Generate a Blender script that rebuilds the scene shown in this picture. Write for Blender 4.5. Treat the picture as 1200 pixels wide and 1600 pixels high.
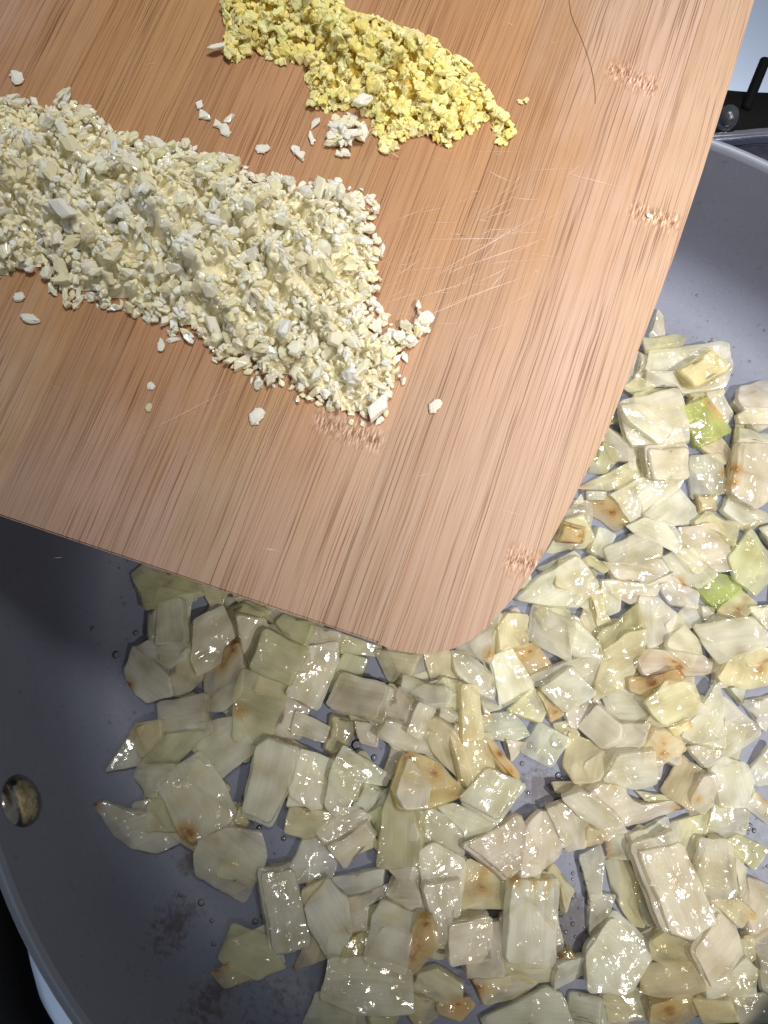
import bpy, bmesh, math, random
import numpy as np
from mathutils import Vector, Matrix
for o in list(bpy.data.objects): bpy.data.objects.remove(o)
scene = bpy.context.scene
COL = scene.collection
random.seed(7); RNG = np.random.default_rng(7)

# ------------------------------------------------------------------ camera, light, exposure
CAM = np.array([-0.0400, -0.0186, 0.2507]); TH = math.radians(12); FPX = 1202.0     # photo is 1200 x 1600
cd = bpy.data.cameras.new('camera'); cam = bpy.data.objects.new('camera', cd); COL.objects.link(cam)
cam.location = CAM; cam.rotation_euler = (TH, 0, 0)
cd.sensor_fit = 'VERTICAL'; cd.sensor_height = 36.0; cd.lens = 36.0*FPX/1600.0
cd.clip_start = 0.005; cd.clip_end = 20
scene.camera = cam
scene.render.resolution_x = 768; scene.render.resolution_y = 1024

w = bpy.data.worlds.new('World'); scene.world = w; w.use_nodes = True
bg = w.node_tree.nodes['Background']; bg.inputs[0].default_value = (0.82, 0.89, 1.0, 1); bg.inputs[1].default_value = 0.20

def lamp_aim(o, target):
    d = Vector(target)-o.location; o.rotation_euler = d.to_track_quat('-Z', 'Y').to_euler()
ad = bpy.data.lights.new('hood_lamp', 'SPOT'); ao = bpy.data.objects.new('hood_lamp', ad); COL.objects.link(ao)
ao.location = (0.14, 0.30, 0.92); lamp_aim(ao, (-0.010, 0.165, 0.06))
ad.energy = 29.0; ad.color = (1.0, 0.985, 0.955); ad.shadow_soft_size = 0.11; ad.spot_size = math.radians(33); ad.spot_blend = 1.0
ld = bpy.data.lights.new('ceiling_spot', 'SPOT'); lo = bpy.data.objects.new('ceiling_spot', ld); COL.objects.link(lo)
lo.location = (0.42, -0.28, 0.85); lamp_aim(lo, (0.085, 0.025, 0.02))
ld.energy = 62; ld.color = (1.0, 0.95, 0.90); ld.shadow_soft_size = 0.022
ld.spot_size = math.radians(24.5); ld.spot_blend = 1.0
sd = bpy.data.lights.new('added_stove_spot', 'SPOT'); so_ = bpy.data.objects.new('added_stove_spot', sd); COL.objects.link(so_)  # added cool spot, only there to brighten the stovetop sliver at lower left
so_.location = (-0.75, -0.62, 0.50); lamp_aim(so_, (-0.185, -0.200, -0.04)); sd.energy = 26; sd.color = (.78, .88, 1.0); sd.shadow_soft_size = .05; sd.spot_size = math.radians(13); sd.spot_blend = 1.0
scene.view_settings.view_transform = 'Standard'; scene.view_settings.look = 'None'
scene.view_settings.exposure = 0.0; scene.view_settings.gamma = 1.0

# ------------------------------------------------------------------ helpers
def ray(px, py):
    return np.array([(px-600)/FPX, (800-py)/FPX*math.cos(TH)+math.sin(TH), (800-py)/FPX*math.sin(TH)-math.cos(TH)])
def at(px, py, z):                       # where the sight line meets the height z
    d = ray(px, py); return CAM+(z-CAM[2])/d[2]*d
def link(name, me, parent=None, mat=None):
    o = bpy.data.objects.new(name, me); COL.objects.link(o)
    if parent is not None: o.parent = parent
    if mat is not None and not me.materials: me.materials.append(mat)
    return o
def tag(o, label=None, cat=None, group=None, kind=None):
    if label: o['label'] = label
    if cat: o['category'] = cat
    if group: o['group'] = group
    if kind: o['kind'] = kind
    return o
def empty(name, loc, rz=0):
    o = bpy.data.objects.new(name, None); COL.objects.link(o); o.location = loc; o.rotation_euler = (0, 0, rz)
    o.empty_display_size = 0.01; return o
def mesh(name, v, f, smooth=True):
    me = bpy.data.meshes.new(name); me.from_pydata([tuple(map(float, p)) for p in v], [], f); me.update()
    if smooth: me.polygons.foreach_set('use_smooth', [True]*len(me.polygons))
    return me
def lathe(name, prof, n=128):
    v, f = [], []
    for r, z in prof:
        for i in range(n): v.append((r*math.cos(2*math.pi*i/n), r*math.sin(2*math.pi*i/n), z))
    for k in range(len(prof)-1):
        for i in range(n): f.append((k*n+i, k*n+(i+1) % n, (k+1)*n+(i+1) % n, (k+1)*n+i))
    return v, f
def tube(pts, rad, n=10, flat=1.0):
    pts = [Vector(p) for p in pts]; v, f = [], []
    for i, p in enumerate(pts):
        d = (pts[min(i+1, len(pts)-1)]-pts[max(i-1, 0)]).normalized()
        s = d.cross(Vector((0, 0, 1)));
        if s.length < 1e-4: s = Vector((1, 0, 0))
        s.normalize(); u = s.cross(d); r = rad[i] if isinstance(rad, (list, tuple)) else rad
        for k in range(n):
            a = 2*math.pi*k/n; v.append(p+s*(r*math.cos(a))+u*(r*flat*math.sin(a)))
    for i in range(len(pts)-1):
        for k in range(n): f.append((i*n+k, i*n+(k+1) % n, (i+1)*n+(k+1) % n, (i+1)*n+k))
    f.append(tuple(range(n))[::-1]); f.append(tuple((len(pts)-1)*n+k for k in range(n)))
    return v, f
def smooth_line(pts, n):
    pts = [np.array(p, float) for p in pts]; out = []
    for i in range(len(pts)-1):
        p0 = pts[max(i-1, 0)]; p1 = pts[i]; p2 = pts[i+1]; p3 = pts[min(i+2, len(pts)-1)]
        for k in range(n):
            t = k/n
            out.append(.5*((2*p1)+(-p0+p2)*t+(2*p0-5*p1+4*p2-p3)*t*t+(-p0+3*p1-3*p2+p3)*t**3))
    out.append(pts[-1]); return out
def inside(poly, x, y):
    c = np.zeros(np.shape(x), bool); n = len(poly)
    for i in range(n):
        x0, y0 = poly[i]; x1, y1 = poly[(i+1) % n]
        if y0 == y1: continue
        c ^= ((y0 > y) != (y1 > y)) & (x < (x1-x0)*(y-y0)/(y1-y0)+x0)
    return c
def edge_dist(poly, x, y):
    d = np.full(np.shape(x), 1e9); n = len(poly)
    for i in range(n):
        a = np.array(poly[i]); b = np.array(poly[(i+1) % n]); ab = b-a; L = (ab@ab)+1e-18
        t = np.clip(((x-a[0])*ab[0]+(y-a[1])*ab[1])/L, 0, 1)
        d = np.minimum(d, np.hypot(x-a[0]-t*ab[0], y-a[1]-t*ab[1]))
    return d

class NT:                                 # terse node-tree writer
    def __init__(s, name):
        s.m = bpy.data.materials.new(name); s.m.use_nodes = True; s.t = s.m.node_tree
        s.b = s.t.nodes['Principled BSDF']; s.out = s.t.nodes['Material Output']
    def n(s, typ, **kw):
        x = s.t.nodes.new(typ)
        for k, v in kw.items():
            if k.startswith('i_'): x.inputs[k[2:].replace('_', ' ')].default_value = v
            else: setattr(x, k, v)
        return x
    def l(s, a, b): s.t.links.new(a, b)
    def val(s, x, inp):
        if hasattr(x, 'is_output'): s.l(x, inp)
        else: inp.default_value = x
    def math(s, op, a, b=0.0, c=0.0, clamp=False):
        x = s.n('ShaderNodeMath', operation=op, use_clamp=clamp); s.val(a, x.inputs[0]); s.val(b, x.inputs[1]); s.val(c, x.inputs[2]); return x.outputs[0]
    def ramp(s, fac, a, b, smooth=False):  # remap a..b to 0..1
        x = s.n('ShaderNodeMapRange'); x.interpolation_type = 'SMOOTHSTEP' if smooth else 'LINEAR'
        s.val(fac, x.inputs[0]); x.inputs[1].default_value = a; x.inputs[2].default_value = b; return x.outputs[0]
    def mix(s, fac, a, b, mode='MIX'):
        x = s.n('ShaderNodeMix', data_type='RGBA', blend_type=mode); s.val(fac, x.inputs[0])
        for v, i in ((a, 6), (b, 7)):
            if hasattr(v, 'is_output'): s.l(v, x.inputs[i])
            else: x.inputs[i].default_value = (*v, 1) if len(v) == 3 else v
        return x.outputs[2]
    def vmul(s, v, sc, add=None):
        x = s.n('ShaderNodeVectorMath', operation='MULTIPLY'); s.l(v, x.inputs[0]); x.inputs[1].default_value = sc; r = x.outputs[0]
        if add is not None:
            y = s.n('ShaderNodeVectorMath', operation='ADD'); s.l(r, y.inputs[0]); s.l(add, y.inputs[1]); r = y.outputs[0]
        return r
    def noise(s, v, scale=1.0, detail=2.0, rough=.5, dist=0.0):
        x = s.n('ShaderNodeTexNoise'); s.l(v, x.inputs['Vector']); x.inputs['Scale'].default_value = scale
        x.inputs['Detail'].default_value = detail; x.inputs['Roughness'].default_value = rough; x.inputs['Distortion'].default_value = dist; return x.outputs[0]
    def glow(s, col, fac):                 # light passing through thin flesh
        tr = s.n('ShaderNodeBsdfTranslucent'); s.l(col, tr.inputs[0]); mx = s.n('ShaderNodeMixShader'); mx.inputs[0].default_value = fac
        s.l(s.b.outputs[0], mx.inputs[1]); s.l(tr.outputs[0], mx.inputs[2]); s.l(mx.outputs[0], s.out.inputs[0])
    def obj(s): return s.n('ShaderNodeTexCoord').outputs['Object']
    def bump(s, h, strength, dist, normal=None):
        x = s.n('ShaderNodeBump'); s.l(h, x.inputs['Height']); x.inputs['Strength'].default_value = strength; x.inputs['Distance'].default_value = dist
        if normal: s.l(normal, x.inputs['Normal'])
        return x.outputs[0]
    def set(s, **kw):
        for k, v in kw.items():
            i = s.b.inputs[k.replace('_', ' ')]
            if hasattr(v, 'is_output'): s.l(v, i)
            else: i.default_value = (*v, 1) if isinstance(v, tuple) and len(v) == 3 and i.type == 'RGBA' else v

# ------------------------------------------------------------------ materials
def mat_simple(name, col, rough, metal=0.0, nscale=300, amt=.25, bump=0.0):
    t = NT(name); p = t.obj(); n = t.noise(p, nscale, 4)
    c = t.mix(n, tuple(x*(1-amt) for x in col), tuple(min(1, x*(1+amt)) for x in col))
    t.set(Base_Color=c, Roughness=t.math('MULTIPLY_ADD', n, .2, rough-.1), Metallic=metal)
    if bump: t.set(Normal=t.bump(n, bump, .0005))
    if max(col) < .01: t.set(Specular_IOR_Level=.12)
    return t.m

def mat_pan():
    t = NT('pan_coating'); p = t.obj()
    n1 = t.noise(p, 60, 3); n2 = t.noise(p, 2500, 2); n3 = t.noise(p, 450, 5, .7)
    c = t.mix(n1, (.135, .146, .196), (.155, .166, .220))
    c = t.mix(t.math('MULTIPLY', t.ramp(n2, .62, .72), .35), c, (.32, .33, .38))
    sep = t.n('ShaderNodeSeparateXYZ'); t.l(p, sep.inputs[0]); stain = None
    for px, py, rad, k in ((285, 1430, .009, .6), (890, 1440, .013, 1.0), (345, 1530, .008, .55), (440, 1550, .014, .35), (850, 1235, .010, .8), (775, 1425, .006, 1.0), (745, 1510, .012, .6), (300, 1350, .005, .8)):
        q = at(px, py, 0)
        dx = t.math('SUBTRACT', sep.outputs[0], float(q[0])); dy = t.math('SUBTRACT', sep.outputs[1], float(q[1]))
        d = t.math('SQRT', t.math('ADD', t.math('MULTIPLY', dx, dx), t.math('MULTIPLY', dy, dy)))
        m = t.math('MULTIPLY', t.math('SUBTRACT', 1.0, t.math('DIVIDE', d, rad), clamp=True), k)
        stain = m if stain is None else t.math('MAXIMUM', stain, m)
    s = t.ramp(t.math('MULTIPLY_ADD', stain, .55, n3), .60, .80)
    c = t.mix(t.math('MULTIPLY', s, .65), c, (.050, .032, .022))
    t.set(Base_Color=c, Roughness=t.math('MULTIPLY_ADD', n3, .25, .38), Specular_IOR_Level=.35,
          Normal=t.bump(n3, .12, .0004))
    return t.m

def mat_bamboo(nodes, wet, ):
    t = NT('bamboo'); p = t.obj()
    oi = t.n('ShaderNodeObjectInfo'); rnd = oi.outputs['Random']
    cmb = t.n('ShaderNodeCombineXYZ'); t.l(t.math('MULTIPLY', rnd, 37.0), cmb.inputs[0]); t.l(t.math('MULTIPLY', rnd, 91.0), cmb.inputs[1]); t.l(rnd, cmb.inputs[2])
    sep = t.n('ShaderNodeSeparateXYZ'); t.l(p, sep.inputs[0])
    wob = t.noise(t.vmul(p, (30, 30, 0)), 1, 2)
    # slight waviness of the fibres
    xw = t.math('MULTIPLY_ADD', wob, .0012, sep.outputs[0])
    cw = t.n('ShaderNodeCombineXYZ'); t.l(xw, cw.inputs[0]); t.l(sep.outputs[1], cw.inputs[1]); pw = cw.outputs[0]
    f1 = t.noise(t.vmul(pw, (3600, 30, 0), cmb.outputs[0]), 1, 2, .6)
    f2 = t.noise(t.vmul(pw, (1900, 11, 0), cmb.outputs[0]), 1, 2, .55)
    f3 = t.noise(t.vmul(pw, (230, 4.5, 0), cmb.outputs[0]), 1, 3, .6)
    f4 = t.noise(t.vmul(p, (60, 45, 0), cmb.outputs[0]), 1, 3, .55)
    f4b = t.noise(t.vmul(p, (95, 22, 0), cmb.outputs[0]), 1, 2, .5)
    vo = t.n('ShaderNodeTexVoronoi', feature='F1'); t.l(t.vmul(pw, (1150, 150, 0), cmb.outputs[0]), vo.inputs['Vector']); vo.inputs['Scale'].default_value = 1
    dash = t.math('MULTIPLY', t.math('SUBTRACT', 1.0, t.ramp(vo.outputs['Distance'], .13, .30)), t.ramp(t.math('MULTIPLY_ADD', sep.outputs[0], 9.0, f4), .86, 1.16))
    # wet, juice-soaked patch round the heaps
    dx = t.math('DIVIDE', t.math('SUBTRACT', sep.outputs[0], wet[0]), wet[2]); dy = t.math('DIVIDE', t.math('SUBTRACT', sep.outputs[1], wet[1]), wet[3])
    d = t.math('SQRT', t.math('ADD', t.math('MULTIPLY', dx, dx), t.math('MULTIPLY', dy, dy)))
    wm = t.math('SUBTRACT', 1.0, t.ramp(t.math('MULTIPLY_ADD', f3, .7, t.math('MULTIPLY_ADD', f4, .5, d)), 1.30, 1.85, True))
    c = t.mix(f4, (.560, .365, .255), (.660, .455, .345))
    c = t.mix(t.math('MULTIPLY', t.ramp(f3, .50, .72), .50), c, (.47, .235, .115))
    c = t.mix(t.math('MULTIPLY', t.ramp(f2, .54, .68), .32), c, (.33, .155, .075))
    c = t.mix(t.math('MULTIPLY', t.ramp(f2, .44, .32), .35), c, (.70, .475, .350))
    c = t.mix(t.math('MULTIPLY', t.math('MULTIPLY', t.ramp(f1, .545, .63), t.ramp(f4b, .22, .60)), .78), c, (.215, .095, .042))
    c = t.mix(t.math('MULTIPLY', dash, .8), c, (.24, .10, .045))
    wc = t.mix(1.0, c, (.91, .75, .52), 'MULTIPLY')
    c = t.mix(wm, c, wc)
    c = t.mix(1.0, c, t.mix(1.0, oi.outputs['Color'], (.76, .745, .71), 'MULTIPLY'), 'MULTIPLY')
    hgt = t.math('MULTIPLY_ADD', f1, -.6, t.math('MULTIPLY_ADD', f2, -.5, 1.0))
    nz = t.noise(t.vmul(p, (2600, 420, 0)), 1, 3, .7); nsum = None
    for (u, v, hw, hl) in nodes:         # the knuckles of the cane: short ragged bands across one strip
        a = t.math('SUBTRACT', 1.0, t.math('DIVIDE', t.math('ABSOLUTE', t.math('SUBTRACT', sep.outputs[0], u)), hw), clamp=True)
        yy = t.math('MULTIPLY_ADD', f4, .004, t.math('SUBTRACT', sep.outputs[1], v+.002))
        b = t.math('SUBTRACT', 1.0, t.math('DIVIDE', t.math('ABSOLUTE', yy), hl), clamp=True)
        m = t.math('MULTIPLY', t.ramp(a, 0, .25), b); nsum = m if nsum is None else t.math('MAXIMUM', nsum, m)
    c = t.mix(t.math('MULTIPLY', nsum, .55), c, (.50, .27, .15))
    c = t.mix(t.math('MULTIPLY', nsum, t.ramp(nz, .50, .58)), c, (.15, .058, .022))
    c = t.mix(t.math('MULTIPLY', nsum, t.ramp(nz, .47, .38)), c, (.78, .58, .44))
    hgt = t.math('ADD', hgt, t.math('MULTIPLY', nsum, t.math('MULTIPLY', nz, 1.2)))
    t.set(Base_Color=c, Roughness=t.math('MULTIPLY_ADD', wm, -.16, .52), Specular_IOR_Level=.38, Normal=t.bump(hgt, .35, .00025))
    return t.m

def mat_onion(vertex=False):
    t = NT('cooked_onion'); p = t.obj(); oi = t.n('ShaderNodeObjectInfo')
    cmb = t.n('ShaderNodeCombineXYZ')
    for k in range(3): t.l(t.math('MULTIPLY', oi.outputs['Random'], (31., 57., 13.)[k]), cmb.inputs[k])
    veins = t.noise(t.vmul(p, (1100, 60, 300), cmb.outputs[0]), 1, 2, .55, .0)
    blot = t.noise(t.vmul(p, (150, 110, 150), cmb.outputs[0]), 1, 1, .5)
    fine = t.noise(t.vmul(p, (1300, 1000, 1100), cmb.outputs[0]), 1, 1, .6)
    bub = t.noise(t.vmul(p, (330, 300, 320), cmb.outputs[0]), 1, 0, .5)
    at_b = t.n('ShaderNodeAttribute', attribute_name='brown').outputs['Fac']
    col = t.n('ShaderNodeVertexColor', layer_name='tint').outputs[0] if vertex else oi.outputs['Color']
    c = t.mix(t.math('MULTIPLY', t.ramp(veins, .40, .68), .30), t.mix(1.0, col, (.96, .95, .90), 'MULTIPLY'), t.mix(1.0, col, (1.10, 1.11, 1.24), 'MULTIPLY'))
    c = t.mix(t.math('MULTIPLY', t.ramp(blot, .46, .72), .45), c, t.mix(1.0, c, (.94, .84, .58), 'MULTIPLY'))
    b = t.math('MULTIPLY', at_b, t.math('MULTIPLY_ADD', blot, 1.0, t.math('MULTIPLY_ADD', veins, .8, -.05)), clamp=True)
    c = t.mix(t.math('MULTIPLY', t.ramp(b, .05, .60), .9), c, (.74, .50, .20))
    c = t.mix(t.ramp(t.math('MULTIPLY_ADD', fine, .35, b), .82, 1.12), c, (.34, .12, .03))
    h = t.math('ADD', t.math('MULTIPLY', bub, .5), t.math('ADD', t.math('MULTIPLY', fine, .18), t.math('MULTIPLY', veins, .35)))
    wet = t.ramp(t.noise(t.vmul(p, (210, 190, 200), cmb.outputs[0]), 1, 0), .47, .62)
    N = t.bump(h, .28, .0006); Nc = t.bump(t.math('ADD', bub, t.math('MULTIPLY', fine, .07)), 1.0, .00070)
    di = t.n('ShaderNodeBsdfDiffuse'); t.l(c, di.inputs[0]); t.l(N, di.inputs['Normal'])
    tl = t.n('ShaderNodeBsdfTranslucent'); t.l(c, tl.inputs[0]); t.l(N, tl.inputs['Normal'])
    tp = t.n('ShaderNodeBsdfTransparent'); t.l(t.mix(.75, c, (1, 1, 1)), tp.inputs[0])
    gl = t.n('ShaderNodeBsdfGlossy'); gl.inputs['Roughness'].default_value = .11; t.l(Nc, gl.inputs['Normal'])
    m1 = t.n('ShaderNodeMixShader'); m1.inputs[0].default_value = .30; t.l(di.outputs[0], m1.inputs[1]); t.l(tl.outputs[0], m1.inputs[2])
    m2 = t.n('ShaderNodeMixShader'); t.l(t.math('MULTIPLY_ADD', t.ramp(blot, .35, .68), .24, t.math('MULTIPLY_ADD', veins, -.14, .52)), m2.inputs[0]); t.l(m1.outputs[0], m2.inputs[1]); t.l(tp.outputs[0], m2.inputs[2])
    lw = t.n('ShaderNodeLayerWeight'); lw.inputs[0].default_value = .5; t.l(Nc, lw.inputs['Normal'])
    fr = t.math('MULTIPLY', t.math('MULTIPLY_ADD', t.math('POWER', lw.outputs['Facing'], 4.0), .5, .055), t.math('MULTIPLY_ADD', wet, 1.1, .12))
    m3 = t.n('ShaderNodeMixShader'); t.l(fr, m3.inputs[0]); t.l(m2.outputs[0], m3.inputs[1]); t.l(gl.outputs[0], m3.inputs[2]); t.l(m3.outputs[0], t.out.inputs[0])
    return t.m

def mat_bits(name, sss, rough, coat):
    t = NT(name); p = t.obj(); oi = t.n('ShaderNodeObjectInfo')
    a = t.n('ShaderNodeVertexColor', layer_name='tint').outputs[0]
    n = t.noise(p, 700, 3, .6); n2 = t.noise(p, 2200, 3, .65)
    c = t.mix(1.0, a, oi.outputs['Color'], 'MULTIPLY')
    c = t.mix(t.math('MULTIPLY', t.ramp(n, .45, .75), .45), c, t.mix(1.0, c, (.97, .89, .68), 'MULTIPLY'))
    t.set(Base_Color=c, Roughness=t.math('MULTIPLY_ADD', n2, .4, rough), 
          Subsurface_Weight=sss, Subsurface_Scale=.0005, Subsurface_Radius=(1., 1., 1.), Coat_Weight=coat, Coat_Roughness=.09, IOR=1.4, Normal=t.bump(n2, .5, .0004))
    return t.m

def mat_oil():
    t = NT('oil'); tr = t.n('ShaderNodeBsdfTransparent'); tr.inputs[0].default_value = (.93, .93, .90, 1); gl = t.n('ShaderNodeBsdfGlossy'); gl.inputs['Roughness'].default_value = .06
    fr = t.n('ShaderNodeFresnel'); fr.inputs[0].default_value = 1.47; mx = t.n('ShaderNodeMixShader'); t.l(fr.outputs[0], mx.inputs[0]); t.l(tr.outputs[0], mx.inputs[1]); t.l(gl.outputs[0], mx.inputs[2])
    t.l(mx.outputs[0], t.out.inputs[0]); return t.m

M = dict(pan=mat_pan(), onion=mat_onion(), garlic=mat_bits('raw_garlic', .6, .20, .6), ginger=mat_bits('raw_ginger', .5, .38, .06), oil=mat_oil(),
         steel=mat_simple('rivet_steel', (.34, .31, .25), .16, 1.0, 420, .55, .25), enamel=mat_simple('white_enamel', (.60, .70, .90), .25, 0, 40, .03),
         iron=mat_simple('black_iron', (.003, .003, .0035), .75, 0, 600, .3, .3), chrome=mat_simple('chrome', (.75, .74, .80), .10, 1.0, 60, .08),
         counter=mat_simple('counter_stone', (.42, .36, .32), .4, 0, 300, .2), scratch=mat_simple('scuffed_wood', (.72, .52, .40), .6),
         hair=mat_simple('hair', (.20, .10, .05), .4), rimm=mat_simple('pan_lip', (.175, .195, .245), .40, 0, 200, .06))

# ------------------------------------------------------------------ stove
ZS = -0.040
sv = mesh('stovetop', [(-.6, -.5, ZS), (.6, -.5, ZS), (.6, .6, ZS), (-.6, .6, ZS)], [(0, 1, 2, 3)])
tag(link('stovetop', sv, None, M['enamel']), kind='structure')

def add_obj(name, vf, mat, parent=None, smooth=True): return link(name, mesh(name, vf[0], vf[1], smooth), parent, mat)
# black iron grate with an upright finger behind the pan
gz = -.022
g = empty('stove_grate', tuple(at(1185, 178, gz)))
def local(root, pts): return [tuple(np.array(p)-np.array(root.location)) for p in pts]
line = smooth_line([at(1040, 165, gz), at(1110, 172, gz), at(1190, 178, gz), at(1300, 178, gz), at(1420, 176, gz)], 6)
add_obj('bar', tube(local(g, line), .0098, 14, .35), M['iron'], g)
fa, fb = at(1164, 172, gz+.003), at(1194, 98, gz+.006)
add_obj('finger', tube(local(g, smooth_line([fa, fa*.6+fb*.4, fb, fb*1.02-fa*.02], 4)), [.0021]*12+[.0012], 12), M['iron'], g)
nb = at(1136, 184, gz+.012); add_obj('rubber_foot', (lambda vf: ([(x*1, y*1, z) for x, y, z in local(g, [np.array(v)+nb for v in vf[0]])], vf[1]))(lathe('f', [(0, .004), (.0030, .0036), (.0042, .001), (.0044, -.002), (0, -.002)], 20)), mat_simple('grey_foot', (.035, .042, .048), .25, 0, 900, .6, .4), g)
tag(g, 'black iron stove grate with an upright finger behind the pan rim', 'grate')
# chrome ring of the burner bowl
cz = -.012
c = empty('burner_ring', tuple(at(1180, 212, cz)))
line = smooth_line([at(1020, 218, cz), at(1100, 214, cz), at(1150, 211, cz), at(1200, 207, cz), at(1300, 204, cz), at(1420, 206, cz)], 6)
add_obj('bright_edge', tube(local(c, line), .0017, 12), M['chrome'], c)
line2 = [np.array(p)+np.array((0, -.0075, -.004)) for p in line]
add_obj('bowl_slope', tube(local(c, line2), .0060, 12, .35), mat_simple('dim_reflection_chrome', (.20, .19, .24), .22, 1.0, 150, .5), c)  # chrome colour darkened to paint in the bowl's dim reflection
tag(c, 'shiny chrome burner ring just behind the pan rim', 'burner ring')
# wide black hob bar at the near side, with the counter beyond
hz = -.026
line = smooth_line([at(-75, 1250, hz), at(-38, 1370, hz), at(-8, 1470, hz), at(8, 1540, hz), at(30, 1605, hz), at(95, 1700, hz), at(190, 1800, hz)], 6)
hb = add_obj('hob_bar', tube([tuple(np.array(p)-line[15]) for p in line], .0092, 14, .6), M['iron']); hb.location = tuple(line[15])
tag(hb, 'wide black curved hob bar below the pan side', 'grate')
q0 = at(6, 1592, ZS); dv = at(40, 1680, ZS)-at(-14, 1540, ZS); dv /= np.linalg.norm(dv); nv = np.array([dv[1], -dv[0], 0])
cp = [q0-dv*.3, q0+dv*.3, q0+dv*.3-np.array([.3, .1, 0]), q0-dv*.3-np.array([.3, .1, 0])]
cv = [tuple(p+np.array([0, 0, .010])) for p in cp]+[tuple(p+np.array([0, 0, .001])) for p in cp]
tag(link('counter', mesh('counter', cv, [(0, 1, 2, 3), (0, 4, 5, 1), (1, 5, 6, 2), (2, 6, 7, 3), (3, 7, 4, 0)], False), None, M['counter']), kind='structure')

# ------------------------------------------------------------------ frying pan
PROF = [(0, 0), (.06, 0), (.112, 0), (.120, .0004), (.127, .0020), (.133, .0056), (.1375, .011), (.1403, .019), (.1426, .029), (.1450, .040), (.1470, .0482)]
def pan_z(r): return np.interp(r, [p[0] for p in PROF], [p[1] for p in PROF])
pan = empty('frying_pan', (0, 0, -.006))
fine = [tuple(p) for p in smooth_line(PROF[2:], 5)]
body = [(0.0001, 0), (.05, 0), (.09, 0)]+fine
v, f = lathe('b', [(r, z+.006) for r, z in body], 160); link('body', mesh('body', v, f), pan, M['pan'])
lip = [(.1470, .0482), (.1474, .0494), (.1481, .0500), (.1491, .0500), (.1499, .0494), (.1502, .0482)]
v, f = lathe('l', [(r, z+.006) for r, z in lip], 160); link('rim', mesh('rim', v, f), pan, M['rimm'])
outer = [(.1502, .0482), (.1482, .038), (.1455, .024), (.1420, .010), (.136, .000), (.126, -.005), (.118, -.006), (.0001, -.006)]
v, f = lathe('o', [(r, z+.006) for r, z in outer], 160); link('outer_wall', mesh('outer_wall', v, f), pan, mat_simple('pan_outside', (.035, .035, .04), .35))
def rivet(px, py):
    q = at(px, py, .0378); a = math.atan2(q[1], q[0])
    prof = [(0.0001, .0026), (.0022, .0025), (.0044, .0020), (.0060, .0012), (.0068, .0004), (.0070, -.0006)]
    v, f = lathe('r', prof, 40); o = link('rivet', mesh('rivet', v, f), pan, M['steel'])
    nrm = Vector((-math.cos(a), -math.sin(a), .29)).normalized()
    o.rotation_euler = nrm.to_track_quat('Z', 'Y').to_euler(); o.location = (.1446*math.cos(a), .1446*math.sin(a), .0378+.006)
rivet(33, 1251)
q = at(33, 1251, .036); am = math.atan2(q[1], q[0])
# handle outside, held by the rivets
d = np.array([math.cos(am), math.sin(am)])
hp = [tuple(np.append(d*r, z+.006)) for r, z in ((.1490, .036), (.170, .040), (.200, .048), (.260, .058), (.330, .064))]
v, f = tube(smooth_line(hp, 5), .011, 14, .6); link('handle', mesh('handle', v, f), pan, M['iron'])
tag(pan, 'grey nonstick frying pan with riveted side full of diced onion', 'frying pan')

# ------------------------------------------------------------------ diced onion, outlines read off the photograph and laid on what is below them
TINT = dict(w=(.875, .855, .735), g=(.80, .80, .55), y=(.875, .81, .57), k=(.885, .84, .71), b=(.79, .66, .38), n=(.62, .68, .26), s=(.84, .83, .73))
# region origin, scale, then [kind, outline..., brown spots]
PIECES = []
def R(ox, oy, s):
    def add(kind, pts, spots=(), t=None):
        pp = [(ox+pts[i]/s, oy+pts[i+1]/s) for i in range(0, len(pts), 2)]
        PIECES.append((kind, pp, [(ox+a/s, oy+b/s, r/s) for a, b, r in spots], t))
    return add
S = 1200/350
E_ = R(850, 480, S)
E_('w', [560,160,605,20,640,90,640,150]); E_('g', [545,180,700,165,740,210,590,230,550,250]); E_('w', [480,380,510,250,580,280,560,360,490,390])
E_('w', [575,235,920,215,965,240,970,340,940,440,740,465,715,415,560,345]); E_('w', [560,345,720,350,720,420,555,415]); E_('y', [715,350,890,235,975,340,800,435])
E_('g', [440,430,500,390,580,430,500,460]); E_('w', [415,500,720,430,760,640,755,725,600,745,480,740,440,700]); E_('w', [420,540,520,540,680,650,600,730,470,620])
E_('g', [765,530,800,480,870,480,870,520]); E_('y', [830,750,930,710,980,770,950,840]); E_('n', [745,550,870,500,985,670,820,740], [(880,515,30),(930,590,30),(905,550,30)])
E_('w', [870,480,900,425,1000,560,970,620]); E_('s', [1030,500,1060,440,1180,390,1260,395,1270,545,1050,570]); E_('g', [365,600,410,560,410,590]); E_('w', [320,710,350,650,430,710,440,740,350,740])
D_ = R(800, 640, 3)
D_('w', [590,180,800,165,840,310,640,320], (), 4.5); D_('w', [835,230,960,225,1000,380,845,410], [(985,300,25)], 4); D_('w', [430,150,450,90,530,160,580,180,570,240,480,230]); D_('g', [360,290,430,160,510,220,440,290])
D_('w', [330,380,450,385,440,430,340,430]); D_('w', [280,450,320,400,330,440]); D_('y', [340,350,590,235,600,270,590,350,430,375,335,360], [(340,350,28)]); D_('y', [860,410,940,410,940,470,870,480])
D_('w', [610,500,770,360,870,480,850,530,740,535]); D_('w', [470,400,600,335,790,320,770,370,570,520,510,430]); D_('b', [380,420,500,415,550,520,480,560,380,490], [(470,480,30),(420,440,24)])
D_('y', [250,520,320,500,380,600,380,640,160,680]); D_('b', [215,620,240,535,330,560,330,625], [(320,590,30),(270,540,22),(270,625,22)]); D_('w', [360,660,400,560,480,590,430,690])
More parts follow.
